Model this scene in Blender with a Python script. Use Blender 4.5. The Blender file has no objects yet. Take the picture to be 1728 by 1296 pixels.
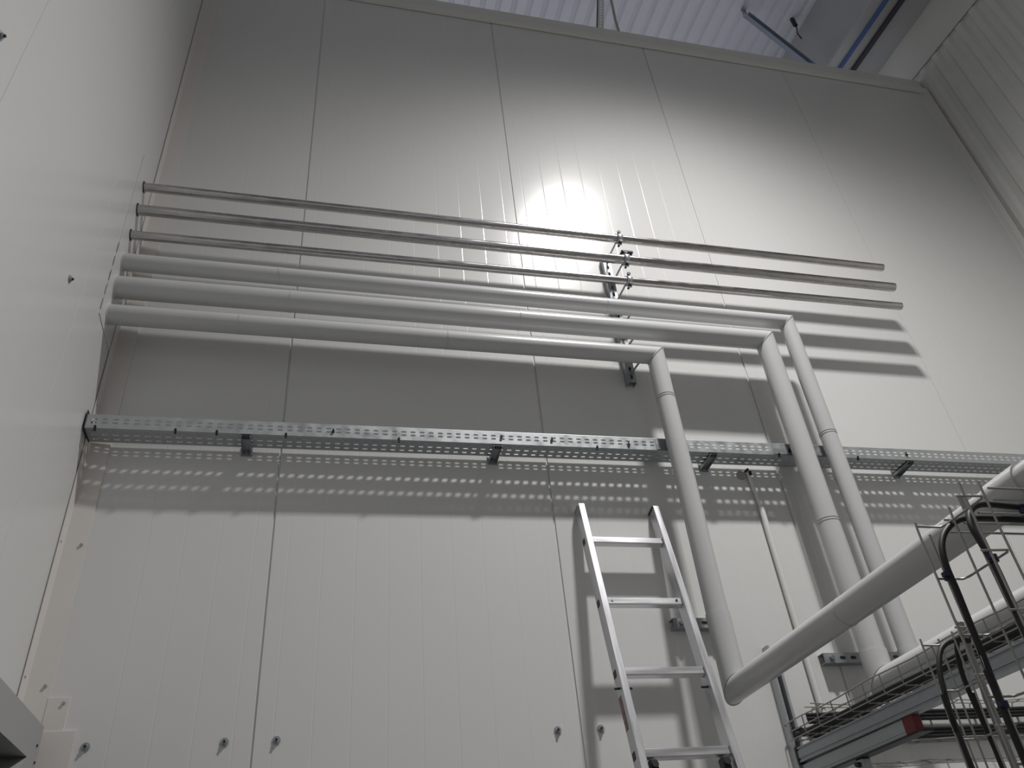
import bpy, math, random
from mathutils import Vector, Matrix
random.seed(7)
D = bpy.data
C = bpy.context.scene.collection
PI = math.pi

# ------------------------------------------------------------------ materials
def mat(name, col, rough=0.5, metal=0.0, spec=0.5, noise=None, bump=None, streak=None, coat=0.0):
    m = D.materials.new(name); m.use_nodes = True
    nt = m.node_tree; N = nt.nodes; L = nt.links
    b = N['Principled BSDF']
    b.inputs['Base Color'].default_value = (*col, 1)
    b.inputs['Roughness'].default_value = rough
    b.inputs['Metallic'].default_value = metal
    b.inputs['Specular IOR Level'].default_value = spec
    b.inputs['Coat Weight'].default_value = coat
    tc = N.new('ShaderNodeTexCoord')
    if noise:                                   # (scale, amount): mottled tone of the surface itself
        n = N.new('ShaderNodeTexNoise'); n.inputs['Scale'].default_value = noise[0]; n.inputs['Detail'].default_value = 5
        mp = N.new('ShaderNodeMapping')
        if streak: mp.inputs['Scale'].default_value = streak
        L.new(tc.outputs['Object'], mp.inputs['Vector']); L.new(mp.outputs['Vector'], n.inputs['Vector'])
        r = N.new('ShaderNodeMapRange')
        r.inputs['From Min'].default_value = 0.3; r.inputs['From Max'].default_value = 0.7
        r.inputs['To Min'].default_value = 1 - noise[1]; r.inputs['To Max'].default_value = 1 + noise[1]
        L.new(n.outputs['Fac'], r.inputs['Value'])
        mx = N.new('ShaderNodeVectorMath'); mx.operation = 'SCALE'
        mx.inputs[0].default_value = col; L.new(r.outputs['Result'], mx.inputs['Scale'])
        L.new(mx.outputs['Vector'], b.inputs['Base Color'])
        if metal > 0.4:
            r2 = N.new('ShaderNodeMapRange')
            r2.inputs['From Min'].default_value = 0.3; r2.inputs['From Max'].default_value = 0.7
            r2.inputs['To Min'].default_value = rough * 0.8; r2.inputs['To Max'].default_value = min(1, rough * 1.3)
            L.new(n.outputs['Fac'], r2.inputs['Value']); L.new(r2.outputs['Result'], b.inputs['Roughness'])
    if bump:                                    # (scale, strength, distance)
        n2 = N.new('ShaderNodeTexNoise'); n2.inputs['Scale'].default_value = bump[0]; n2.inputs['Detail'].default_value = 3
        L.new(tc.outputs['Object'], n2.inputs['Vector'])
        bp = N.new('ShaderNodeBump'); bp.inputs['Strength'].default_value = bump[1]; bp.inputs['Distance'].default_value = bump[2]
        L.new(n2.outputs['Fac'], bp.inputs['Height']); L.new(bp.outputs['Normal'], b.inputs['Normal'])
    return m

M = dict(
    panel=mat('white_panel_paint', (.685, .682, .67), .215, noise=(1.2, .012), bump=(3.0, .05, .01)),
    panel_left=mat('white_panel_paint_side', (.68, .678, .668), .235, noise=(1.2, .012), bump=(3.0, .05, .01)),
    trim=mat('cream_flashing_paint', (.71, .675, .645), .42, noise=(3, .02)),
    trim_white=mat('white_flashing_paint', (.70, .69, .66), .42, noise=(3, .02)),
    sheet=mat('ribbed_sheet_paint', (.66, .66, .63), .5, noise=(4, .03)),
    roof=mat('roof_sheet_paint', (.74, .74, .82), .5, noise=(3, .03)),
    beam=mat('beam_paint', (.42, .42, .435), .55, noise=(3, .04)),
    pvc=mat('grey_pvc_jacket', (.53, .53, .535), .235, noise=(6, .015)),
    steel=mat('brushed_stainless', (.50, .485, .475), .24, 1.0, noise=(10, .13), streak=(1.2, 6, 6)),
    galv=mat('galvanised_steel', (.47, .49, .50), .44, .75, noise=(24, .035)),
    galv_dark=mat('galvanised_steel_dull', (.38, .40, .42), .48, .8, noise=(30, .12)),
    alu=mat('ladder_aluminium', (.60, .60, .62), .40, .85, noise=(9, .08), streak=(4, 4, .4)),
    rung=mat('rung_aluminium', (.74, .74, .76), .32, .88, noise=(9, .06), streak=(.4, 4, 4)),
    wire=mat('zinc_wire', (.38, .375, .355), .42, .7),
    black=mat('black_rubber', (.009, .009, .011), .55),
    dark=mat('dark_bolt', (.04, .04, .045), .45, .6),
    bolt=mat('bright_bolt', (.45, .45, .46), .35, .9),
    tie=mat('blue_tie', (.012, .016, .06), .5),
    bluepipe=mat('blue_pipe', (.05, .11, .30), .5),
    darkpipe=mat('dark_pipe', (.03, .03, .05), .5),
    conduit=mat('white_conduit', (.74, .73, .70), .4),
    greyflex=mat('grey_sleeve', (.36, .35, .33), .55),
    profile=mat('pale_grey_profile', (.46, .50, .50), .45),
    red=mat('red_cap', (.17, .010, .018), .45),
    frame=mat('grey_frame_paint', (.36, .36, .36), .5),
    void=mat('opening_shade_dark', (.02, .02, .022), .8),  # near-black colour stands for the shade inside the door opening
    floor=mat('grey_resin_floor', (.23, .23, .23), .5, noise=(2, .05)),
    sticker=mat('faded_sticker', (.27, .18, .165), .6, noise=(60, .5)),
)

# ------------------------------------------------------------------ mesh helper
class MB:
    def __init__(s): s.v = []; s.f = []; s.sm = []
    def add(s, vs, fs, smooth=False):
        o = len(s.v); s.v += [tuple(p) for p in vs]
        s.f += [tuple(i + o for i in f) for f in fs]; s.sm += [smooth] * len(fs); return s
    def box(s, a, b, bev=0.0):
        x0, y0, z0 = [min(p, q) for p, q in zip(a, b)]; x1, y1, z1 = [max(p, q) for p, q in zip(a, b)]
        if bev <= 0:
            vs = [(x, y, z) for x in (x0, x1) for y in (y0, y1) for z in (z0, z1)]
            return s.add(vs, [(0, 1, 3, 2), (4, 6, 7, 5), (0, 4, 5, 1), (2, 3, 7, 6), (0, 2, 6, 4), (1, 5, 7, 3)])
        # bevelled box: 24 verts, three per corner
        vs = []; idx = {}
        for ix, x in enumerate((x0, x1)):
            for iy, y in enumerate((y0, y1)):
                for iz, z in enumerate((z0, z1)):
                    dx, dy, dz = (bev if i == 0 else -bev for i in (ix, iy, iz))
                    idx[ix, iy, iz, 'x'] = len(vs); vs.append((x, y + dy, z + dz))
                    idx[ix, iy, iz, 'y'] = len(vs); vs.append((x + dx, y, z + dz))
                    idx[ix, iy, iz, 'z'] = len(vs); vs.append((x + dx, y + dy, z))
        fs = []
        for i in (0, 1):
            q = [(0, 0), (0, 1), (1, 1), (1, 0)]
            fs.append([idx[i, a_, b_, 'x'] for a_, b_ in q]); fs.append([idx[a_, i, b_, 'y'] for a_, b_ in q]); fs.append([idx[a_, b_, i, 'z'] for a_, b_ in q])
        for i in (0, 1):
            for j in (0, 1):
                fs.append([idx[0, i, j, 'y'], idx[1, i, j, 'y'], idx[1, i, j, 'z'], idx[0, i, j, 'z']])
                fs.append([idx[i, 0, j, 'x'], idx[i, 1, j, 'x'], idx[i, 1, j, 'z'], idx[i, 0, j, 'z']])
                fs.append([idx[i, j, 0, 'x'], idx[i, j, 1, 'x'], idx[i, j, 1, 'y'], idx[i, j, 0, 'y']])
        for k in [(a_, b_, c_) for a_ in (0, 1) for b_ in (0, 1) for c_ in (0, 1)]:
            fs.append([idx[(*k, 'x')], idx[(*k, 'y')], idx[(*k, 'z')]])
        return s.add(vs, fs)
    def tube(s, pts, r, seg=16, caps=True, n0=None, n1=None, rmap=None):
        """round tube along a polyline; corners are mitred; n0/n1 override the end planes"""
        P = [Vector(p) for p in pts]; n = len(P)
        T = []
        for i in range(n):
            a = (P[i] - P[i - 1]).normalized() if i else (P[1] - P[0]).normalized()
            b = (P[i + 1] - P[i]).normalized() if i < n - 1 else a
            T.append((a, b))
        t = T[0][1]
        ref = Vector((0, 0, 1)) if abs(t.z) < .9 else Vector((1, 0, 0))
        u = t.cross(ref).normalized(); w = t.cross(u).normalized()
        rings = []; vs = []
        for i in range(n):
            a, b = T[i]
            if i > 0:
                # carry the frame along segment a, then project ring on the mitre plane
                ax = T[i - 1][1]
                q = ax.rotation_difference(a) if (ax - a).length > 1e-9 else None
            pl = (a + b).normalized()
            if i == 0 and n0: pl = Vector(n0).normalized()
            if i == n - 1 and n1: pl = Vector(n1).normalized()
            d = a if i else b
            rr = rmap[i] if rmap else r
            ring = []
            for k in range(seg):
                an = 2 * PI * k / seg
                o = u * (math.cos(an) * rr) + w * (math.sin(an) * rr)
                den = d.dot(pl)
                o = o - d * (o.dot(pl) / den) if abs(den) > .05 else o
                ring.append(len(vs)); vs.append(P[i] + o)
            rings.append(ring)
            if i < n - 1 and i > 0:
                q = a.rotation_difference(b); u = q @ u; w = q @ w
        fs = []
        for i in range(n - 1):
            for k in range(seg):
                fs.append((rings[i][k], rings[i][(k + 1) % seg], rings[i + 1][(k + 1) % seg], rings[i + 1][k]))
        s.add(vs, fs, True)
        if caps:
            for ring, rev in ((rings[0], False), (rings[-1], True)):
                pv = [vs[k] for k in ring]
                if rev: pv = pv[::-1]
                s.add(pv, [tuple(range(seg))])
        return s
    def cyl(s, a, b, r, seg=14): return s.tube([a, b], r, seg)
    def prism(s, poly, ax, lo, hi):
        """polygon (list of 2-tuples) extruded along axis ax (0,1,2) from lo to hi"""
        n = len(poly)
        def mk(p, h):
            q = list(p); q.insert(ax, h); return tuple(q)
        vs = [mk(p, lo) for p in poly] + [mk(p, hi) for p in poly]
        fs = [tuple(range(n))[::-1], tuple(range(n, 2 * n))] + [(i, (i + 1) % n, n + (i + 1) % n, n + i) for i in range(n)]
        return s.add(vs, fs)
    def strip(s, prof, ax, lo, hi, shear=None):
        """open profile swept along axis ax"""
        n = len(prof)
        def mk(p, h):
            q = list(p); q.insert(ax, h)
            if shear: q = list(shear(q))
            return tuple(q)
        vs = [mk(p, lo) for p in prof] + [mk(p, hi) for p in prof]
        return s.add(vs, [(i, i + 1, n + i + 1, n + i) for i in range(n - 1)])
    def perf(s, o, u, v, ul, vl, pitch, sl, rows, phase=0.0, skip=()):
        """sheet o + a*u + b*v (0..ul, 0..vl) with rows (centre, height) of slots every pitch"""
        o, u, v = Vector(o), Vector(u), Vector(v)
        pt = lambda a, b: o + u * a + v * b
        def quad(a0, b0, a1, b1): s.add([pt(a0, b0), pt(a1, b0), pt(a1, b1), pt(a0, b1)], [(0, 1, 2, 3)])
        ncell = int((ul - phase) / pitch); end = phase + ncell * pitch
        bands = []; cur = 0.0
        for c, h in sorted(rows):
            bands.append((cur, c - h / 2 - .0035, None)); bands.append((c - h / 2 - .0035, c + h / 2 + .0035, h)); cur = c + h / 2 + .0035
        bands.append((cur, vl, None))
        for b0, b1, h in bands:
            if h is None:
                if b1 - b0 > 1e-6: quad(0, b0, ul, b1)
                continue
            if phase > 1e-6: quad(0, b0, phase, b1)
            if ul - end > 1e-6: quad(end, b0, ul, b1)
            c = (b0 + b1) / 2
            for k in range(ncell):
                a0 = phase + k * pitch; a1 = a0 + pitch; ac = (a0 + a1) / 2
                if k in skip: quad(a0, b0, a1, b1); continue
                e = sl / 2; f = h / 2; q = h * .35
                H = [(-e + q, -f), (e - q, -f), (e, -f + q), (e, f - q), (e - q, f), (-e + q, f), (-e, f - q), (-e, -f + q)]
                vs = [pt(a0, b0), pt(a1, b0), pt(a1, b1), pt(a0, b1)] + [pt(ac + x, c + y) for x, y in H]
                s.add(vs, [(0, 1, 5, 4), (1, 6, 5), (1, 2, 7, 6), (2, 8, 7), (2, 3, 9, 8), (3, 10, 9), (3, 0, 11, 10), (0, 4, 11)])
        return s
    def build(s, name, m, parent=None, solid=0.0, off=0.0, local=False):
        me = D.meshes.new(name)
        base = Vector((0, 0, 0))
        if parent is not None and not local: base = parent_origin(parent)
        me.from_pydata([tuple(Vector(p) - base) for p in s.v], [], s.f)
        me.materials.append(M[m] if isinstance(m, str) else m)
        me.polygons.foreach_set('use_smooth', s.sm)
        me.update(); me.validate()
        o = D.objects.new(name, me); C.objects.link(o)
        if parent is not None: o.parent = parent
        if solid:
            md = o.modifiers.new('thickness', 'SOLIDIFY'); md.thickness = solid; md.offset = off
        return o
def parent_origin(o):
    p = Vector((0, 0, 0))
    while o is not None: p += o.location; o = o.parent
    return p
def tag(o, label, cat, group=None):
    o['label'] = label; o['category'] = cat
    if group: o['group'] = group
    return o
def thing(name, label, cat, loc=(0, 0, 0), group=None, rot=(0, 0, 0)):
    o = D.objects.new(name, None); C.objects.link(o); o.location = loc; o.rotation_euler = rot
    o.empty_display_size = .05
    return tag(o, label, cat, group)
def struct(o): o['kind'] = 'structure'; return o
def curve(pts, n=6):
    """Catmull-Rom through points"""
    P = [Vector(p) for p in pts]; P = [P[0] * 2 - P[1]] + P + [P[-1] * 2 - P[-2]]
    out = []
    for i in range(1, len(P) - 2):
        for k in range(n):
            t = k / n; a, b, c, d = P[i - 1:i + 3]
            out.append(.5 * ((2 * b) + (c - a) * t + (2 * a - 5 * b + 4 * c - d) * t * t + (3 * b - a - 3 * c + d) * t ** 3))
    out.append(P[-2]); return out

# ------------------------------------------------------------------ setting
XR = 5.475; TOP = 7.20
SEAMS = [.7343, 1.8843, 3.0343, 4.1843]
def panel_profile(lo, hi, seams, first, pitch, seam_w=.010, seam_d=.0058, rib=True):
    ev = []
    for i, s_ in enumerate(seams):
        w = (.003 if i == 3 else seam_w) if rib else seam_w
        ev.append((s_, w, seam_d))
    if rib:
        k = -4
        while first + k * pitch < hi:
            x = first + k * pitch; k += 1
            if lo + .01 < x < hi - .01 and all(abs(x - s_) > .03 for s_ in seams): ev.append((x, .007, .0005))
    ev.sort(); pr = [(lo, 0)]
    for x, w, d in ev:
        if x - w < lo or x + w > hi: continue
        e = w * .5 if d < .005 else w * .06
        pr += [(x - w / 2, 0), (x - w / 2 + e * .98, d), (x + w / 2 - e * .98, d), (x + w / 2, 0)]
    pr.append((hi, 0)); return pr
pr = panel_profile(0, XR, SEAMS, SEAMS[0] + 1.15 / 18, 1.15 / 9)
mb = MB(); mb.strip(pr, 2, 0, TOP); mb.box((-.1, .014, 0), (XR, .10, TOP))
struct(mb.build('wall_back', 'panel'))
prl = [(d_ * -1, y_) for y_, d_ in [(y, d) for y, d in panel_profile(-12, 0, [-.521, -1.455, -2.605, -3.755, -4.905, -6.055, -7.2, -8.35, -9.5], 0, 1, .005, .004, False)]]
mb = MB(); mb.strip(prl, 2, 0, 8.7); mb.box((-.12, -12, 0), (-.008, .10, 8.7))
struct(mb.build('wall_left', 'panel_left'))
mb = MB(); mb.box((-.12, -12, -.1), (XR + .2, .1, 0)); struct(mb.build('floor', 'floor'))
# ribbed right wall, top edge sloping with the roof
pitch = .139; pw = []
y = 0.0
while y > -11:
    pw += [(XR + .020, y), (XR + .020, y - .045), (XR, y - .070), (XR, y - .114), (XR + .020, y - .139)]; y -= pitch
seen = []
for p in pw:
    if not seen or p != seen[-1]: seen.append(p)
top_r = lambda y_: 7.296 + .13 * y_
mb = MB(); n = len(seen)
mb.add([(x_, y_, 0) for x_, y_ in seen] + [(x_, y_, top_r(y_)) for x_, y_ in seen], [(i, i + 1, n + i + 1, n + i) for i in range(n - 1)])
mb.prism([(.1, 0), (.1, top_r(.1)), (-11, top_r(-11)), (-11, 0)], 0, XR + .03, XR + .10)  # unseen backing, carried to the top edge to block light through the rib gaps
struct(mb.build('wall_right', 'sheet'))
mb = MB()   # smooth fascia strip above the ribbed wall, up to the beam
mb.prism([(3, top_r(3) + .002), (-11, top_r(-11) + .002), (-11, 7.72 - .11 * 11 + .1), (3, 8.1)], 0, XR - .012, XR - .004); mb.prism([(.1, top_r(.1) + .03), (-11, top_r(-11) + .03), (-11, 7.72 - .11 * 11 + .3), (.1, 7.82)], 0, XR + .03, XR + .06)
struct(mb.build('trim_1', 'sheet'))
# roof deck
z_roof = lambda y_: 8.63 + .10 * y_
prf = []; x = -.3
while x < 6.1:
    prf += [(x, .0), (x + .085, .0), (x + .100, .032), (x + .126, .032)]; x += .141
mb = MB(); mb.strip(prf, 1, -12, 2.6, shear=lambda q: (q[0], q[1], q[2] + z_roof(q[1])))
struct(mb.build('ceiling', 'roof'))
# wall-head capping, corner flashings
mb = MB()
mb.prism([(-.004, 7.07), (-.024, 7.075), (-.030, 7.115), (-.012, 7.15), (-.012, 7.238), (.115, 7.238), (.115, 7.20), (-.004, 7.20)], 0, 0, XR)
struct(mb.build('trim_2', 'trim_white'))
mb = MB()   # left corner flashing, two flanges, folded lip
mb.prism([(0.002, 0.0), (0.002, -.060), (.005, -.062), (.0075, -.0075), (.082, -.004), (.082, 0)], 2, 2.30, 7.07)
t3 = struct(mb.build('trim_3', 'trim'))
for yy, zz in ((-.045, 2.52), (-.045, 3.0), (-.045, 3.6)):
    b = MB(); b.cyl((.002, yy, zz), (.008, yy, zz), .004); b.build('screw', 'bolt', t3)
for xx, zz in ((.065, 3.005), (.062, 2.50)):
    b = MB(); b.cyl((xx, -.003, zz), (xx, -.011, zz), .0055); b.build('screw', 'bolt', t3)
mb = MB(); mb.box((.08, -.006, 2.355), (.146, 0, 2.462))
t4 = struct(mb.build('trim_4', 'trim'))
b = MB(); b.cyl((.130, -.005, 2.445), (.130, -.012, 2.445), .005); b.build('screw', 'bolt', t4)
mb = MB(); mb.box((.085, -.010, .1), (.186, -.001, 2.356)); struct(mb.build('trim_5', 'trim'))
mb = MB(); mb.prism([(5.42, 0), (5.421, -.002), (XR - .004, -.004), (XR - .006, -.04), (XR - .001, -.04), (XR - .001, 0)], 2, 0, 7.10)
struct(mb.build('trim_6', 'trim_white'))

# ------------------------------------------------------------------ roof steel and services above the wall head
bm = thing('roof_beam', 'deep grey painted steel roof beam running above the ribbed right wall', 'beam', (5.3, 0, 7.75))
zb = lambda y_: 7.715 + .11 * y_
mb = MB()
def sheared(mbx, x0, x1, h0, h1, y0, y1):
    vs = [(x_, y_, zb(y_) + h_) for x_ in (x0, x1) for y_ in (y0, y1) for h_ in (h0, h1)]
    mbx.add(vs, [(0, 1, 3, 2), (4, 6, 7, 5), (0, 4, 5, 1), (2, 3, 7, 6), (0, 2, 6, 4), (1, 5, 7, 3)])
sheared(mb, 5.10, 5.17, .03, .90, -9, 2.6); mb.build('web', 'beam', bm)
mb = MB(); sheared(mb, 4.98, 5.46, 0, .03, -9, 2.6); mb.build('bottom_flange', 'beam', bm)
for px, dz, m_, nm, lb, ct, r_ in ((5.085, -.018, 'bluepipe', 'blue_pipe', 'thin blue pipe clipped under the grey roof beam', 'pipe', .016), (5.21, -.022, 'darkpipe', 'dark_pipe', 'thicker near-black pipe under the roof beam, right of the blue pipe', 'pipe', .021)):
    mb = MB(); mb.tube([(px, 2.6, zb(2.6) + dz), (px, -9, zb(-9) + dz)], r_, 12)
    tag(mb.build(nm, m_), lb, ct)
# slanted channel brace
t = thing('channel_brace', 'slanted blue-grey steel channel brace hanging from the roof deck beside the beam', 'brace', (4.456, .35, 8.56))
a = Vector((4.456, .35, 8.56)); b_ = Vector((4.90, .35, 7.83)); d = (b_ - a).normalized(); nrm = Vector((0, -1, 0)); sd = d.cross(nrm).normalized()
def plank(a, b, w, h, sd, up):
    m_ = MB(); vs = []
    for p in (a, b):
        for i, j in ((-1, -1), (1, -1), (1, 1), (-1, 1)): vs.append(p + sd * (w / 2 * i) + up * (h / 2 * j))
    m_.add(vs, [(0, 3, 2, 1), (4, 5, 6, 7), (0, 1, 5, 4), (1, 2, 6, 5), (2, 3, 7, 6), (3, 0, 4, 7)]); return m_
bl = mat('blue_grey_primer', (.28, .32, .40), .55)
plank(a, b_, .062, .004, sd, nrm).build('channel_web', bl, t)
plank(a + sd * .031 + nrm * .02, b_ + sd * .031 + nrm * .02, .004, .04, sd, nrm).build('channel_flange', bl, t)
plank(a - sd * .031 + nrm * .02, b_ - sd * .031 + nrm * .02, .004, .04, sd, nrm).build('channel_flange', bl, t)
mb = MB(); mb.box((4.452, .345, 8.53), (4.49, .36, z_roof(.35) + .02)); mb.build('hanger_tab', bl, t)
t = thing('perforated_strap', 'perforated steel strap dropping from the roof deck behind the wall head', 'strap', (3.0, .35, 8.0))
a = Vector((3.075, .35, 8.675)); b_ = Vector((2.86, .35, 7.4)); d = (b_ - a).normalized()
mb = MB(); mb.perf(a - Vector((.03, 0, 0)), d, (1, 0, 0), 1.25, .06, .05, .022, [(.03, .012)], .01); mb.build('strap', 'trim_white', t, solid=.003)
mb = MB(); mb.tube([a + Vector((-.03, 0, 0)), b_ + Vector((-.03, 0, 0))], .006, 8); mb.build('edge_rod', 'dark', t)
mb = MB(); mb.tube(curve([(3.13, .36, 8.66), (3.13, .36, 8.4), (3.115, .36, 8.1), (3.115, .36, 7.85), (3.10, .36, 7.4)], 3), .012, 8)
tag(mb.build('hanging_cable', 'greyflex'), 'grey cable hanging beside the perforated strap above the wall head', 'cable')
t = thing('roof_hook', 'small dark hook with a short tail on the roof deck left of the beam', 'hook', (4.97, .35, 8.56))
mb = MB(); mb.box((4.955, .335, 8.545), (4.995, .365, z_roof(.35) + .01), .006); mb.build('hook_body', 'dark', t)
mb = MB(); mb.tube(curve([(4.975, .35, 8.55), (4.97, .35, 8.48), (4.95, .35, 8.42), (4.965, .35, 8.33)], 4), .006, 8); mb.build('tail', 'dark', t)

# ------------------------------------------------------------------ stainless pipes
steelp = [('uppermost', 4.757, 4.013, 4.7446, .022, 'thin bare stainless steel pipe, uppermost of the six wall pipes'),
          ('second', 4.599, 4.025, 4.5906, .0255, 'thicker bare stainless steel pipe, second from the top of the six wall pipes'),
          ('third', 4.432, 4.010, 4.4438, .021, 'thin bare stainless steel pipe just above the grey insulated pipes')]
for i, (_, z0, x1, z1, r, lb) in enumerate(steelp):
    t = thing('steel_pipe', lb, 'pipe', (0, -.19, z0), 'bare steel pipes along the back wall')
    mb = MB(); mb.tube([(.001, -.19, z0), (x1, -.19, z1)], r, 28, caps=False)
    # open cut end with wall thickness
    dv = Vector((x1 + .01, 0, z1 - z0)).normalized()
    e = Vector((x1, -.19, z1)); seg = 28
    u = dv.cross(Vector((0, 0, 1))).normalized(); w = dv.cross(u)
    rim = [e + u * math.cos(2 * PI * k / seg) * rr + w * math.sin(2 * PI * k / seg) * rr - dv * dd for rr, dd in ((r, 0), (r - .002, 0), (r - .002, .25)) for k in range(seg)]
    mb.add(rim, [(k, (k + 1) % seg, seg + (k + 1) % seg, seg + k) for k in range(seg)] + [(seg + k, seg + (k + 1) % seg, 2 * seg + (k + 1) % seg, 2 * seg + k) for k in range(seg)])
    mb.build('pipe', 'steel', t)
    mb = MB(); mb.tube([(0.0, -.19, z0), (.006, -.19, z0)], r + .006, 24); mb.build('wall_collar', 'dark', t)

# ------------------------------------------------------------------ insulated pipes
def cuff(mbx, pts, r, dr, n0, n1, seg=36):
    """sleeve of radius r + dr with stepped edges"""
    mbx.tube(pts, r + dr, seg, caps=False, n0=n0, n1=n1)
    for i in (0, 1):
        p = Vector(pts[i]); d = (Vector(pts[1]) - Vector(pts[0])).normalized(); nn = Vector((n0, n1)[i]).normalized()
        u = d.cross(Vector((.3, .5, .7))).normalized(); w = d.cross(u); vs = []
        for rr in (r - .001, r + dr):
            for k in range(seg):
                o = u * math.cos(2 * PI * k / seg) * rr + w * math.sin(2 * PI * k / seg) * rr
                vs.append(p + o - d * (o.dot(nn) / d.dot(nn)))
        mbx.add(vs, [(k, (k + 1) % seg, seg + (k + 1) % seg, seg + k) for k in range(seg)])
def insulated(lb, r, z0, corner, zlow, yend, seams_h, seams_v, zcuff, extra=(), zend=None):
    t = thing('insulated_pipe', lb, 'pipe', (0, -.19, z0), 'grey jacketed insulated pipes')
    A = Vector((.001, -.19, z0)); B = Vector(corner); Cc = Vector((corner[0], -.19, zlow)); E_ = Vector((corner[0], yend, zend or zlow))
    d0 = (B - A).normalized(); d1 = (Cc - B).normalized(); d2 = (E_ - Cc).normalized()
    m1 = (d0 + d1); m2 = (d1 + d2)
    mb = MB(); mb.tube([A, B], r, 36, caps=False, n1=m1); mb.build('horizontal_jacket', 'pvc', t)
    mb = MB(); mb.tube([B, Cc], r, 36, caps=False, n0=m1, n1=m2); mb.build('drop_jacket', 'pvc', t)
    mb = MB(); mb.tube([Cc, E_], r, 36, caps=True, n0=m2); mb.build('branch_jacket', 'pvc', t)
    # folded lip on the upper mitre; cuff from the last seam down to the lower elbow
    mb = MB(); cuff(mb, [B - d1 * .002, B + d1 * .003], r, .0022, m1, m1); mb.build('mitre_lip', 'pvc', t)
    mb = MB(); cuff(mb, [(corner[0], -.19, zcuff), Cc], r, .0034, d1, m2); mb.build('elbow_cuff', 'pvc', t)
    for x_ in seams_h:
        k = (x_ - A.x) / (B.x - A.x); p = A.lerp(B, k)
        mb = MB(); cuff(mb, [p, p + d0 * .005], r, .0012, d0, d0); mb.build('jacket_seam', 'pvc', t)
    for z_ in seams_v:
        for dz in (0, .012):
            p = Vector((corner[0], -.19, z_ - dz))
            mb = MB(); cuff(mb, [p, p + Vector((0, 0, -.004))], r, .0016, d1, d1); mb.build('jacket_seam', 'pvc', t)
    for y_, rr, ln in extra:
        k = (y_ - Cc.y) / (E_.y - Cc.y); p = Cc.lerp(E_, k)
        mb = MB(); cuff(mb, [p, p + d2 * ln], r, rr, d2, d2); mb.build('jacket_collar', 'pvc', t)
    mb = MB(); mb.tube([(0, -.19, z0), (.008, -.19, z0)], r + .004, 32); mb.build('wall_collar', 'trim_white', t)
    return t
insulated('grey jacketed pipe with the longest horizontal run, its drop farthest right', .040, 4.262, (3.232, -.19, 4.245), 2.405, -5.4, (.66, 2.23), (3.555,), 2.525, zend=2.41)
insulated('thickest grey jacketed pipe, middle of the three, its drop second from the right', .050, 4.112, (3.066, -.19, 4.108), 2.395, -5.4, (.72, 1.77), (3.09,), 2.515, zend=2.415)
insulated('lowest grey jacketed pipe, dropping behind the ladder and branching out to the right', .044, 3.958, (2.437, -.19, 3.953), 2.385, -5.4, (.52, 1.42), (3.71,), 2.672, extra=((-.95, .0012, .004), (-1.62, .006, .10)), zend=2.40)

# ------------------------------------------------------------------ strut channels
def strut_v(name, lb, x0, x1, z0, z1, group=None):
    t = thing(name, lb, 'strut', ((x0 + x1) / 2, 0, z0), group); w = x1 - x0; h = z1 - z0
    mb = MB(); mb.perf((x0, -.041, z0), (0, 0, 1), (1, 0, 0), h, w, .05, .028, [(w / 2, .013)], .01)
    mb.box((x0, -.0405, z0), (x0 + .0025, 0, z1)); mb.box((x1 - .0025, -.0405, z0), (x1, 0, z1))
    mb.build('channel', 'galv_dark', t); return t
def strut_h(name, lb, x0, x1, zc, group=None):
    t = thing(name, lb, 'strut', (x0, 0, zc), group); h = .041
    mb = MB(); mb.perf((x0, -.041, zc - h / 2), (1, 0, 0), (0, 0, 1), x1 - x0, h, .05, .028, [(h / 2, .013)], .012)
    mb.box((x0, -.0405, zc - h / 2), (x1, 0, zc - h / 2 + .0025)); mb.box((x0, -.0405, zc + h / 2 - .0025), (x1, 0, zc + h / 2))
    mb.build('channel', 'galv_dark', t)
    for xx in (x0 + .035, x1 - .035):
        b = MB(); b.cyl((xx, -.041, zc), (xx, -.052, zc), .010, 6); b.build('bolt', 'bolt', t)
    return t
strut_v('wall_strut', 'vertical slotted steel strut on the back wall behind the six pipes', 2.340, 2.384, 3.895, 4.77)
strut_h('wall_strut', 'short horizontal strut behind the ladder and the lowest grey pipe drop', 2.315, 2.53, 2.69, 'short struts behind the pipe drops')
strut_h('wall_strut', 'short horizontal strut behind the two right-hand grey pipe drops', 2.945, 3.36, 2.541, 'short struts behind the pipe drops')
t = thing('wall_strut', 'upright plain steel strut at the wall end of the wire tray', 'strut', (2.72, 0, 1.3))
mb = MB(); mb.box((2.700, -.041, 1.3), (2.7035, 0, 2.595)); mb.box((2.7385, -.041, 1.3), (2.742, 0, 2.595)); mb.box((2.7035, -.0035, 1.3), (2.7385, 0, 2.595))
mb.box((2.7035, -.041, 1.3), (2.711, -.038, 2.595)); mb.box((2.731, -.041, 1.3), (2.7385, -.038, 2.595))
mb.build('channel', 'galv', t)

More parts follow.
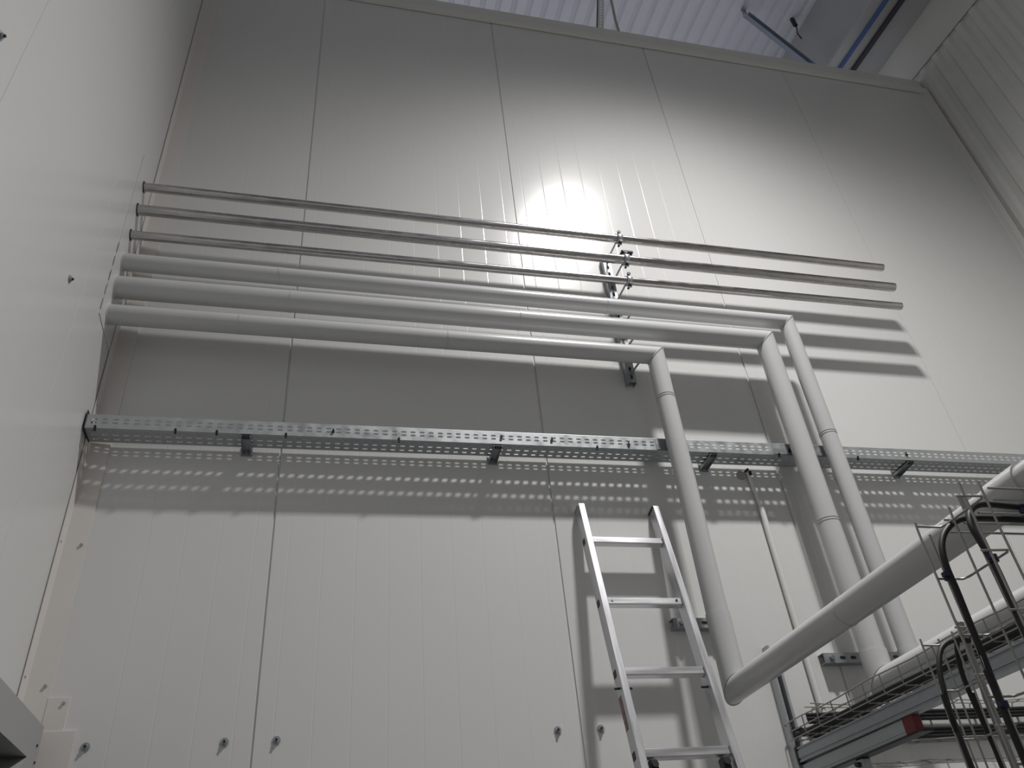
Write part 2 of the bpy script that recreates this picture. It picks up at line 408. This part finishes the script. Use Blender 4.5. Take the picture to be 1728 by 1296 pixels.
# pipe clamps on rods
def clamp(x, z, r, lb, big=False):
    t = thing('pipe_clamp', lb, 'clamp', (x, -.19, z), 'clamps holding the bare steel pipes')
    mb = MB(); mb.tube([(x - .014, -.19, z), (x + .014, -.19, z)], r + .0035, 28, caps=False); mb.build('band', 'galv', t, solid=.003, off=1)
    for s_ in (1, -1):
        zz = z + s_ * (r + .012)
        mb = MB(); mb.box((x - .012, -.194, z + s_ * r), (x + .012, -.186, zz + s_ * .008)); mb.build('ear', 'galv', t)
        mb = MB(); mb.cyl((x, -.212, zz), (x, -.168, zz), .0065, 6); mb.cyl((x, -.214, zz), (x, -.206, zz), .011, 6)
        if big and s_ > 0: mb.box((x - .02, -.21, zz + .002), (x + .045, -.175, zz + .02), .004)
        mb.build('bolt', 'dark', t)
    mb = MB(); mb.tube([(x - .012, -.19 + r, z - .01), (x - .020, -.038, z - .015)], .005, 8); mb.build('threaded_rod', 'galv_dark', t)
    mb = MB(); mb.cyl((x - .020, -.041, z - .015), (x - .020, -.053, z - .015), .011, 6); mb.build('nut', 'bolt', t)
for (nm, z0, x1, z1, r, lb_), xx, lb, big in zip(steelp, (2.386, 2.397, 2.386), ('small steel clamp and rod on the uppermost bare pipe', 'steel clamp with black lever nut on the second bare pipe', 'small steel clamp and rod on the third bare pipe'), (False, True, False)):
    clamp(xx, z0 + (z1 - z0) * xx / x1, r, lb, big)
for zz, r, lb in ((4.249, .04, 'short threaded rod from the strut to the upper grey pipe'), (4.109, .05, 'short threaded rod from the strut to the middle grey pipe'), (3.953, .044, 'short threaded rod from the strut to the lowest grey pipe')):
    t = thing('pipe_hanger', lb, 'hanger', (2.37, -.041, zz), 'rods behind the grey pipes')
    mb = MB(); mb.tube([(2.37, -.038, zz + .006), (2.385, -.19 + r + .001, zz + .01)], .005, 8); mb.build('threaded_rod', 'galv_dark', t)
    mb = MB(); mb.cyl((2.37, -.041, zz + .006), (2.371, -.053, zz + .006), .012, 6); mb.build('nut', 'bolt', t)

# sheet cover plate where the pipes enter the left wall
t = thing('cover_plate', 'white sheet cover plate on the left wall where the six pipes enter', 'plate', (.001, -.16, 3.9))
mb = MB(); mb.prism([(-.064, 3.865), (-.196, 3.868), (-.297, 3.872), (-.292, 4.02), (-.299, 4.10), (-.296, 4.26), (-.30, 4.46), (-.299, 4.86), (-.064, 4.86)], 0, .0005, .003); mb.build('sheet', 'panel_left', t)
mb = MB()
for z_ in (3.93, 4.01, 4.09, 4.17, 4.25):
    mb.tube(curve([(.002, -.297, z_ - .035), (.004, -.302 + .006 * math.sin(z_ * 40), z_), (.002, -.296, z_ + .022)], 3), .0022, 6)
mb.build('sealant', 'greyflex', t)

# ------------------------------------------------------------------ perforated tray along the wall
tr = thing('perforated_cable_tray', 'long galvanised perforated cable tray running along the back wall below the pipes', 'cable tray', (.006, 0, 3.433), rot=(0, -.0072, 0))
LT = XR - .03; HT = .067; Y0, Y1 = -.132, -.032
mb = MB()
mb.perf((0, Y0, 0), (1, 0, 0), (0, 0, 1), LT, HT - .006, .0385, .0215, [(.0245, .0086), (.0405, .0086)], .012)
mb.perf((0, Y1, 0), (1, 0, 0), (0, 0, 1), LT, HT - .009, .0385, .0215, [(.0245, .0086), (.0405, .0086)], .012)
mb.perf((0, Y0, 0), (1, 0, 0), (0, 1, 0), LT, Y1 - Y0, .0385, .022, [(.018, .007), (.046, .007), (.078, .008)], .012)
mb.build('channel', 'galv', tr, solid=.0016, local=True)
mb = MB()
mb.tube([(0, Y0 + .002, HT - .006), (LT, Y0 + .002, HT - .006)], .0032, 8); mb.tube([(0, Y1 - .002, HT - .009), (LT, Y1 - .002, HT - .009)], .003, 8)
mb.build('rolled_edge', 'galv', tr, local=True)
mb = MB(); mb.box((0, Y0 - .004, -.004), (.003, Y1, HT + .012)); mb.build('end_plate', 'dark', tr, local=True)
for xx, w in ((2.36, .05), (2.945, .10), (3.15, .075)):
    mb = MB(); mb.box((xx, Y0 - .0035, .004), (xx + w, Y0 - .0012, HT - .008)); mb.build('coupler', 'galv_dark', tr, local=True)
for xx, zz in ((.04, .0), (.33, .002), (.484, .002), (.749, .0), (.935, .026), (1.204, .0), (1.644, .03), (1.87, .028), (2.076, .0), (2.227, .02), (2.97, .0), (3.03, .02), (3.39, .0), (3.67, .028)):
    mb = MB()
    if zz > .01: mb.cyl((xx, Y0 - .001, zz), (xx, Y0 - .007, zz), .006, 8); mb.box((xx - .0025, Y0 - .007, zz), (xx + .0025, Y0 - .004, zz + .014))
    else: mb.box((xx - .004, Y0 - .003, -.010), (xx + .004, Y0 + .005, .004)); mb.cyl((xx, Y0 - .001, .006), (xx, Y0 - .006, .006), .0045, 8)
    mb.build('bolt', 'dark', tr, local=True)
# cantilever brackets
brl = ('tray bracket nearest the left wall, under the perforated tray', 'tray bracket between the first two wall seams left of the ladder', 'tray bracket just right of the lowest grey pipe drop', 'tray bracket right of both grey pipe drops')
for xx, lb in zip((.600, 1.634, 2.645, 3.69), brl):
    zt = 3.433 + .0072 * xx - .002
    t = thing('tray_bracket', lb, 'bracket', (xx, 0, zt), 'brackets under the perforated tray')
    mb = MB(); mb.prism([(-.130, zt - .009), (-.130, zt), (0, zt), (0, zt - .018), (-.010, zt - .018)], 0, xx - .019, xx - .0165)
    mb.prism([(-.130, zt - .009), (-.130, zt), (0, zt), (0, zt - .018), (-.010, zt - .018)], 0, xx + .0165, xx + .019)
    mb.box((xx - .019, -.130, zt - .003), (xx + .019, 0, zt)); mb.build('arm', 'galv_dark', t)
    mb = MB(); mb.box((xx - .022, -.005, zt - .024), (xx + .022, .003, zt + .02)); mb.build('wall_plate', 'galv_dark', t)
    mb = MB(); mb.cyl((xx, -.005, zt - .012), (xx, -.014, zt - .012), .007, 6); mb.build('bolt', 'bolt', t)
    mb = MB(); mb.box((xx - .014, -.131, zt - .010), (xx + .014, -.110, zt - .0005)); mb.build('clip', 'dark', t)

# ------------------------------------------------------------------ wall conduit
t = thing('wall_conduit', 'thin white conduit running down the back wall between the grey pipe drops', 'conduit', (2.875, -.016, 1.9))
mb = MB(); mb.tube([(2.884, -.016, 1.9), (2.878, -.016, 3.236)], .0135, 20); mb.build('tube', 'conduit', t)
mb = MB(); mb.tube([(2.878, -.014, 3.236), (2.862, -.014, 3.44)], .009, 14); mb.build('sleeve', 'conduit', t)
mb = MB(); mb.cyl((2.855, -.010, 3.43), (2.855, -.035, 3.43), .006, 8); mb.box((2.862, -.03, 3.405), (2.874, -.006, 3.425)); mb.build('gland', 'dark', t)
mb = MB(); mb.cyl((2.832, 0, 3.415), (2.832, -.010, 3.415), .024, 20); tag(mb.build('blanking_cap', 'greyflex'), 'small round grey cap on the wall beside the conduit top', 'cap')

# ------------------------------------------------------------------ panel bolts
def panel_bolt(loc, ax, lb, group):
    t = thing('panel_bolt', lb, 'bolt', loc, group); p = Vector(loc); n_ = Vector(ax)
    mb = MB(); mb.cyl(p - n_ * .003, p + n_ * .003, .014, 18); mb.build('washer', 'galv_dark', t)
    mb = MB(); mb.cyl(p + n_ * .003, p + n_ * .009, .0085, 6); mb.build('nut', 'galv_dark', t)
    mb = MB(); mb.cyl(p + n_ * .009, p + n_ * .014, .0045, 8); mb.build('stud', 'dark', t)
for xx, lb in zip((.222, .645, .811, 1.796, 1.961, 2.945), ('dark bolt low on the back wall nearest the left corner flashing', 'dark bolt low on the wall, just left of the leftmost seam', 'dark bolt low on the wall, just right of the leftmost seam', 'dark bolt low on the wall, just left of the seam by the ladder', 'dark bolt low on the wall between the seam and the ladder', 'dark bolt low on the wall behind the wire tray arm')):
    panel_bolt((xx, 0, 2.308), (0, -1, 0), lb, 'bolts low on the back wall')
panel_bolt((0, -.668, 3.705), (1, 0, 0), 'dark bolt on the left wall left of the pipe ends', 'bolts on the left wall')
panel_bolt((0, -1.578, 3.73), (1, 0, 0), 'dark bolt on the left wall at the very edge of view', 'bolts on the left wall')

# ------------------------------------------------------------------ door surround, low in the left corner
t = thing('door_surround', 'grey metal door surround projecting from the left wall, low in the corner', 'door frame', (0, -.5, 0))
mb = MB(); mb.prism([(-.085, 0), (-.085, 2.352), (-2.4, 2.352), (-2.4, 2.243), (-.185, 2.243), (-.26, 2.185), (-.26, 0)], 0, 0, .11); mb.build('frame', 'frame', t)
mb = MB(); mb.box((.0, -2.4, 0), (.012, -.26, 2.243)); mb.build('opening_shade', 'void', t)  # black sheet paints in the shade of the opening
for yy, zz in ((-.115, 2.29), (-.10, 2.245)):
    b = MB(); b.cyl((.11, yy, zz), (.113, yy, zz), .004, 10); b.build('screw', 'dark', t)

# ------------------------------------------------------------------ ladder
th = math.atan(.212)
ld = thing('ladder', 'aluminium ladder leaning on the back wall beside the lowest grey pipe drop', 'ladder', (1.9837, -.7106, .0), rot=(-th, .0037, 0))
W_ = .3405; LL = 3.2744
for i, xx in enumerate((0, W_)):
    mb = MB(); mb.box((xx - .0135, -.030, 0.012), (xx + .0135, .030, LL), .0015)
    ra = mb.build('rail', 'alu', ld, local=True)
    ra_ = MB(); ra_.box((xx - .0155, -.024 if i else -.018, LL - .012), (xx + .0125, .033, LL + .004), .002)
    cp = ra_.build('end_cap', 'dark' if i else 'galv_dark', ld, local=True)
    ft = MB(); ft.box((xx - .016, -.033, 0), (xx + .016, .033, .05), .003); ft.build('foot', 'black', ld, local=True)
for k in range(10):
    s_ = 3.0945 - .2952 * k
    mb = MB(); mb.box((.0135, -.016, s_ - .0155), (W_ - .0135, .016, s_ + .0155), .003)
    rg = mb.build('rung', 'rung', ld, local=True)
    mb = MB(); mb.box((-.0150, -.004, s_ - .013), (-.0130, .020, s_ + .013)); mb.build('rung_end', 'dark', rg, local=True)
    if k == 1:
        for xx in (.036, W_ - .036):
            mb = MB(); mb.cyl((xx, -.015, s_ + .002), (xx, -.0185, s_ + .002), .005, 10); mb.build('rivet', 'bolt' if xx < .1 else 'dark', rg, local=True)
mb = MB(); mb.box((-.0145, -.002, 2.30), (-.0133, .026, 2.42)); mb.build('sticker', 'sticker', ld, local=True)
for xx, a_, b_ in ((0, -.032, .022), (W_, -.038, .014)):
    mb = MB(); mb.cyl((xx + a_, -.002, 2.445), (xx + b_ + .012, -.002, 2.445), .0045, 8); mb.build('bolt', 'dark', ld, local=True)
for xx in (.040, W_ - .040):
    mb = MB(); mb.box((xx - .015, -.020, 2.140), (xx + .015, .018, 2.190), .006); mb.cyl((xx, -.028, 2.168), (xx, -.018, 2.168), .012, 12); mb.build('rung_hook', 'black', ld, local=True)

# ------------------------------------------------------------------ cantilever arm, wire tray on it, trunking below
t = thing('cantilever_arm', 'grey steel cantilever channel under the wire tray, reaching out from the wall strut', 'arm', (2.72, -.045, 2.19))
mb = MB(); prof = [(2.700, 2.152), (2.700, 2.158), (2.7035, 2.160), (2.7035, 2.164), (2.700, 2.166), (2.700, 2.191), (2.7035, 2.193), (2.7035, 2.196), (2.700, 2.198), (2.700, 2.203), (2.741, 2.203), (2.741, 2.152)]
vs0 = [(x_, -.045, z_ ) for x_, z_ in prof]; vs1 = [(x_, -5.3, z_ - .042) for x_, z_ in prof]; n = len(prof)
mb.add(vs0 + vs1, [tuple(range(n)), tuple(range(n, 2 * n))[::-1]] + [(i, (i + 1) % n, n + (i + 1) % n, n + i) for i in range(n)])
mb.build('channel', 'galv_dark', t)
mb = MB(); mb.box((2.698, -.056, 2.148), (2.7445, -.042, 2.206)); mb.build('end_plate', 'dark', t)
t = thing('trunking', 'pale grey trunking strip slung under the cantilever channel', 'trunking', (2.73, -.04, 2.12))
mb = MB(); mb.box((2.712, -.676, 2.098), (2.738, -.042, 2.146), .002); mb.box((2.7105, -.676, 2.109), (2.7125, -.042, 2.112)); mb.build('body', 'profile', t)
mb = MB(); mb.box((2.710, -.728, 2.097), (2.740, -.674, 2.148), .002); mb.build('end_cap', 'red', t)
mb = MB(); mb.box((2.700, -.76, 2.090), (2.745, -.042, 2.0945)); mb.build('base_rail', 'dark', t)
t = thing('beam_clip', 'small dark clamp with bolt hanging under the pale trunking strip', 'clip', (2.72, -.40, 2.08))
mb = MB(); mb.box((2.706, -.42, 2.058), (2.742, -.38, 2.0895), .004); mb.build('body', 'galv_dark', t)
mb = MB(); mb.cyl((2.706, -.40, 2.072), (2.692, -.40, 2.072), .009, 6); mb.cyl((2.724, -.40, 2.058), (2.724, -.40, 2.035), .006, 8); mb.build('bolt', 'dark', t)

def wire(mbx, pts, r=.0024): return mbx.tube(pts, r, 7)
t = thing('wire_cable_tray', 'wire mesh cable tray carrying black cables out from the wall on the cantilever channel', 'cable tray', (2.78, -.05, 2.23), 'wire mesh cable trays')
XA, XB = 2.690, 2.860; ZB, ZT = 2.232, 2.290
def longw(x_, z_, wob=0.0, y0=-.05):
    p = []; k = 0; y_ = y0
    while y_ > -5.3:
        p.append((x_, y_, z_ - .008 * (-y_) + wob * math.sin(k * 1.9))); y_ -= .14; k += 1
    return curve(p, 3)
for x_, z_, wb, y0 in ((XA, ZT, .003, -.03), (XA, ZB + .027, .0, -.06), (XA + .002, ZB, .0, -.04), (XA + .055, ZB - .002, 0, -.04), (XA + .115, ZB - .002, 0, -.04), (XB, ZB, 0, -.04), (XB, ZT - .004, .003, -.04)):
    mb = MB(); wire(mb, longw(x_, z_, wb, y0)); mb.build('long_wire', 'wire', t)
k = 0; y_ = -.07
while y_ > -5.25:
    q = .008 * (-y_)
    mb = MB(); wire(mb, [(XA - .001, y_, ZT - q), (XA - .001, y_, ZB + .006 - q), (XA + .006, y_, ZB - .004 - q), (XB - .006, y_, ZB - .004 - q), (XB + .001, y_, ZB + .006 - q), (XB + .001, y_, ZT - .004 - q)]); mb.build('cross_wire', 'wire', t); y_ -= .10
mb = MB(); wire(mb, curve([(XA, -.03, ZT), (XA + .05, -.012, ZT - .006), (XB - .05, -.012, ZT - .006), (XB, -.04, ZT - .004)], 5)); mb.build('end_wire', 'wire', t)
# cables lying in it
cabs = [(2.706, .0075, 2.2425), (2.723, .0075, 2.2425), (2.741, .0075, 2.2425), (2.760, .0075, 2.2425), (2.779, .0075, 2.2425)]
cl = ('black cable in the wire tray, lying closest to its near side', 'black cable second from the near side of the wire tray', 'black cable third from the near side of the wire tray', 'black cable fourth from the near side of the wire tray', 'black cable farthest from the near side of the wire tray')
for i, ((x_, r_, z_), lb) in enumerate(zip(cabs, cl)):
    p = []; y_ = -.075 - .012 * (i % 3); k = 0
    while y_ > -5.25:
        p.append((x_ + .0015 * math.sin(k * 1.3 + i), y_, z_ - .008 * (-y_) + .001 * math.sin(k * 2.1 + i))); y_ -= .16; k += 1
    mb = MB(); mb.tube(curve(p, 4), r_, 10); tag(mb.build('cable', 'black'), lb, 'cable', 'black cables in the wire tray')
mb = MB(); mb.tube(curve([(2.702, -.12, 2.257), (2.71, -.065, 2.264), (2.75, -.048, 2.268), (2.80, -.055, 2.266), (2.835, -.11, 2.256), (2.83, -.25, 2.244)], 5), .006, 10)
tag(mb.build('cable', 'black'), 'black cable looped round the wall end of the wire tray', 'cable', 'black cables in the wire tray')

# ------------------------------------------------------------------ wire tray lying along the back wall at the lower right
t = thing('wire_cable_tray', 'wire mesh tray with two black cable bundles fixed along the back wall, lower right', 'cable tray', (3.3, -.05, 2.22), 'wire mesh cable trays')
for z_, y_, wb in ((2.352, -.030, .004), (2.352, -.075, .007), (2.300, -.012, 0), (2.262, -.012, 0), (2.216, -.012, .0), (2.212, -.07, .004)):
    p = [(2.80 + .17 * k, y_, z_ + wb * math.sin(k * 1.7 + z_ * 9)) for k in range(16)]
    mb = MB(); wire(mb, curve(p, 4), .0022); mb.build('long_wire', 'wire', t)
for k in range(24):
    x_ = 2.84 + .105 * k
    mb = MB(); wire(mb, [(x_, -.075, 2.352), (x_, -.010, 2.350), (x_, -.006, 2.34), (x_, -.006, 2.222), (x_, -.012, 2.212), (x_, -.07, 2.212)], .0022); mb.build('cross_wire', 'wire', t)
n_ = 0
for zc, nm in ((2.312, 'upper'), (2.248, 'lower')):
    for dz, dy, wd in ((.0135, -.028, 'top'), (0, -.028, 'middle'), (-.0135, -.028, 'bottom')):
        p = [(2.80 + .2 * k, dy, zc + dz + (.003 if nm == 'lower' else .002) * math.sin(k * 1.1 + n_ * .3)) for k in range(14)]
        mb = MB(); mb.tube(curve(p, 4), .0072, 10)
        tag(mb.build('cable', 'black'), f'{wd} black cable of the {nm} bundle along the back wall', 'cable', 'black cables along the back wall'); n_ += 1
t = thing('wall_wire', 'thin wire mesh run low on the back wall, lowest at the right', 'wire', (2.8, -.03, 2.15))
for z_, y_ in ((2.145, -.02), (2.125, -.06)):
    mb = MB(); wire(mb, curve([(2.77 + .17 * k, y_, z_ + .004 * math.sin(k * 2.3)) for k in range(15)], 4), .0022); mb.build('long_wire', 'wire', t)
for k in range(20):
    x_ = 2.80 + .115 * k
    mb = MB(); wire(mb, [(x_, -.002, 2.146), (x_, -.02, 2.145), (x_, -.06, 2.126)], .0022); mb.build('cross_wire', 'wire', t)

# ------------------------------------------------------------------ near wire drop with two cables
t = thing('wire_cable_tray', 'near wire mesh tray dropping down in front of the branching grey pipe', 'cable tray', (2.2, -1.68, 2.2), 'wire mesh cable trays')
XI, XO, YA, YB = 2.174, 2.244, -1.627, -1.765
for x_, y_, zt in ((XI, YA, 2.326), (XI + .026, YA + .002, 2.300), (XO, YA - .036, 2.348), (XO, YA - .085, 2.348), (XO, YB, 2.355), (XI + .02, YB, 2.35)):
    mb = MB(); wire(mb, curve([(x_, y_, .002), (x_ + .001, y_, 1.2), (x_, y_, 2.05), (x_, y_, zt - .05), (x_ + .002, y_, zt)], 4), .0026); mb.build('long_wire', 'wire', t)
for z_ in (2.318, 2.1975, 2.077, 1.957, 1.837, 1.717, 1.597):
    mb = MB(); wire(mb, [(XI, YA, z_), (XO - .008, YA, z_), (XO, YA - .012, z_ + .001), (XO, YB + .01, z_ + .002), (XO - .008, YB, z_ + .002), (XI, YB, z_)], .0026); mb.build('cross_wire', 'wire', t)
# two cables that come in from the right and bend down
def cable(pts, r, lb, m_='black', grp='cables on the near wire drop'):
    mb = MB(); mb.tube(curve(pts, 6), r, 12); return tag(mb.build('cable', m_), lb, 'cable', grp)
cable([(5.45, -1.655, 2.316), (4.2, -1.655, 2.316), (3.4, -1.655, 2.318), (2.9, -1.655, 2.322), (2.55, -1.653, 2.326), (2.40, -1.650, 2.330), (2.328, -1.648, 2.332), (2.272, -1.647, 2.326), (2.226, -1.647, 2.298), (2.200, -1.647, 2.262), (2.190, -1.647, 2.217), (2.190, -1.647, 2.165), (2.188, -1.647, 2.10), (2.186, -1.647, 2.025), (2.181, -1.647, 1.936), (2.180, -1.647, 1.842), (2.18, -1.647, .012)], .0068, 'thick black cable bending down the near wire drop, left of the two')
cable([(5.45, -1.712, 2.316), (4.2, -1.712, 2.316), (3.4, -1.712, 2.318), (2.9, -1.712, 2.322), (2.43, -1.710, 2.328), (2.36, -1.709, 2.330), (2.29, -1.708, 2.333), (2.250, -1.711, 2.316), (2.228, -1.716, 2.28), (2.226, -1.722, 2.235), (2.228, -1.728, 2.185), (2.226, -1.730, 2.124), (2.225, -1.730, 2.05), (2.224, -1.730, 1.9), (2.224, -1.730, .012)], .0068, 'thick black cable bending down the near wire drop, right of the two')
mb = MB(); mb.tube(curve([(2.262, -1.690, 2.36), (2.262, -1.690, 2.2), (2.264, -1.690, 2.05), (2.262, -1.690, 1.8), (2.262, -1.690, .005)], 4), .0075, 10)
tag(mb.build('sleeve', 'greyflex'), 'grey flexible sleeve hanging behind the right black cable of the near drop', 'sleeve')
for p, lb in (((2.189, -1.640, 2.197), 'dark blue cable tie on the left cable of the near wire drop'), ((2.228, -1.730, 2.196), 'dark blue cable tie on the right cable of the near wire drop'), ((2.184, -1.647, 1.935), 'dark blue cable tie low on the left cable of the near wire drop'), ((2.385, -1.712, 2.314), 'blue tie end hanging under the upper horizontal cable beside the grey pipe')):
    mb = MB(); x_, y_, z_ = p
    mb.tube([(x_, y_ - .001, z_ - .007), (x_, y_ - .001, z_ + .007)], .0098, 12); mb.box((x_ - .018, y_ - .014, z_ - .004), (x_ - .006, y_ - .004, z_ + .005)); tag(mb.build('cable_tie', 'tie'), lb, 'cable tie', 'ties on the near cables')

# ------------------------------------------------------------------ horizontal wire tray feeding the near drop
t = thing('wire_cable_tray', 'wire mesh tray bringing two black cables in from the right edge to the near drop', 'cable tray', (2.3, -1.69, 2.31), 'wire mesh cable trays')
for y_, z_, x0 in ((-1.620, 2.310, 2.262), (-1.668, 2.308, 2.262), (-1.715, 2.308, 2.262), (-1.765, 2.312, 2.262), (-1.620, 2.340, 2.262), (-1.765, 2.340, 2.262)):
    mb = MB(); wire(mb, [(x0, y_, z_), (5.45, y_, z_)], .0026); mb.build('long_wire', 'wire', t)
for k in range(1, 32):
    x_ = 2.275 + .10 * k
    if 2.36 < x_ < 2.53: continue
    mb = MB(); wire(mb, [(x_, -1.620, 2.340), (x_, -1.620, 2.314), (x_, -1.628, 2.306), (x_, -1.757, 2.306), (x_, -1.765, 2.314), (x_, -1.765, 2.340)], .0026); mb.build('cross_wire', 'wire', t)

# ------------------------------------------------------------------ second wire drop behind, from the cantilever tray
t = thing('wire_cable_tray', 'smaller wire mesh drop hanging in front of the cantilever channel, behind the near one', 'cable tray', (2.35, -1.35, 2.1), 'wire mesh cable trays')
X0, X1, Ya, Yb = 2.312, 2.362, -1.35, -1.47
for x_, y_, zt in ((X0, Ya, 2.165), (X0 + .025, Ya + .001, 2.15), (X1, Ya, 2.165), (X1, Ya - .05, 2.165), (X1, Yb, 2.165), (X0 + .01, Yb, 2.165)):
    mb = MB(); wire(mb, [(x_, y_, zt), (x_ - .004, y_, 1.95), (x_ - .006, y_, .002)], .0024); mb.build('long_wire', 'wire', t)
for z_ in (2.15, 2.045, 1.94, 1.835, 1.73):
    mb = MB(); wire(mb, [(X0 - .002, Ya, z_), (X1 - .006, Ya, z_), (X1, Ya - .01, z_), (X1, Yb, z_), (X0, Yb, z_)], .0024); mb.build('cross_wire', 'wire', t)
g2 = 'cables on the farther wire drop'
cable([(2.42, -1.38, 2.150), (2.38, -1.38, 2.152), (2.345, -1.38, 2.140), (2.323, -1.38, 2.118), (2.305, -1.38, 2.078), (2.294, -1.38, 2.013), (2.290, -1.38, 1.95), (2.292, -1.38, 1.877), (2.292, -1.38, .01)], .0062, 'black cable hanging leftmost on the farther wire drop', grp=g2)
cable([(2.47, -1.37, 2.165), (2.42, -1.36, 2.165), (2.404, -1.355, 2.150), (2.392, -1.352, 2.106), (2.389, -1.35, 2.052), (2.394, -1.35, 1.96), (2.396, -1.35, 1.879), (2.396, -1.35, .01)], .0058, 'black cable hanging on the right side of the farther wire drop', grp=g2)
mb = MB(); mb.tube(curve([(2.432, -1.362, 2.20), (2.428, -1.362, 2.155), (2.422, -1.362, 2.09), (2.420, -1.362, 1.96), (2.418, -1.362, 1.878), (2.418, -1.362, .005)], 4), .0085, 12)
tag(mb.build('sleeve', 'greyflex'), 'grey flexible sleeve hanging at the right of the farther wire drop', 'sleeve')

# ------------------------------------------------------------------ light
def lamp(name, loc, sx, sy, watts, k, col):
    """rectangular high-bay lamp facing down; its optics narrow the beam as cos^k of the angle from its axis"""
    l = D.lights.new(name, 'AREA'); l.shape = 'RECTANGLE'; l.size = sx; l.size_y = sy; l.energy = watts; l.color = col
    l.use_nodes = True; nt = l.node_tree; N = nt.nodes; L = nt.links
    em = N['Emission']; g = N.new('ShaderNodeNewGeometry')
    dt = N.new('ShaderNodeVectorMath'); dt.operation = 'DOT_PRODUCT'; L.new(g.outputs['Normal'], dt.inputs[0]); L.new(g.outputs['Incoming'], dt.inputs[1])
    ab = N.new('ShaderNodeMath'); ab.operation = 'ABSOLUTE'; L.new(dt.outputs['Value'], ab.inputs[0])
    pw = N.new('ShaderNodeMath'); pw.operation = 'POWER'; pw.inputs[1].default_value = k; L.new(ab.outputs[0], pw.inputs[0])
    L.new(pw.outputs[0], em.inputs['Strength'])
    o = D.objects.new(name, l); C.objects.link(o); o.location = loc; return o
lamp('hall_lamp', (2.86, -1.80, 7.02), .34, .16, 490, 2.7, (1, .985, .965))
w = D.worlds.new('hall'); bpy.context.scene.world = w; w.use_nodes = True
w.node_tree.nodes['Background'].inputs['Color'].default_value = (.95, .97, 1, 1)
w.node_tree.nodes['Background'].inputs['Strength'].default_value = .56

# ------------------------------------------------------------------ camera
cam = D.cameras.new('camera'); co = D.objects.new('camera', cam); C.objects.link(co)
cam.sensor_fit = 'HORIZONTAL'; cam.sensor_width = 36; cam.lens = 1368.21 / 1728 * 36
R = [[.9729, -.2151, -.0842], [.0611, .5914, -.8041], [.2228, .7772, .5886]]
X = Vector(R[0]).normalized(); Z = -Vector(R[2]).normalized(); Yc = Z.cross(X).normalized(); X = Yc.cross(Z)
mw = Matrix((X, Yc, Z)).transposed().to_4x4(); mw.translation = Vector((.9012, -2.9985, 1.6)); co.matrix_world = mw
cam.clip_start = .02
sc = bpy.context.scene; sc.camera = co
vs_ = sc.view_settings; vs_.view_transform = 'Standard'; vs_.look = 'None'; vs_.gamma = 1; vs_.use_curve_mapping = False; vs_.exposure = -0.72
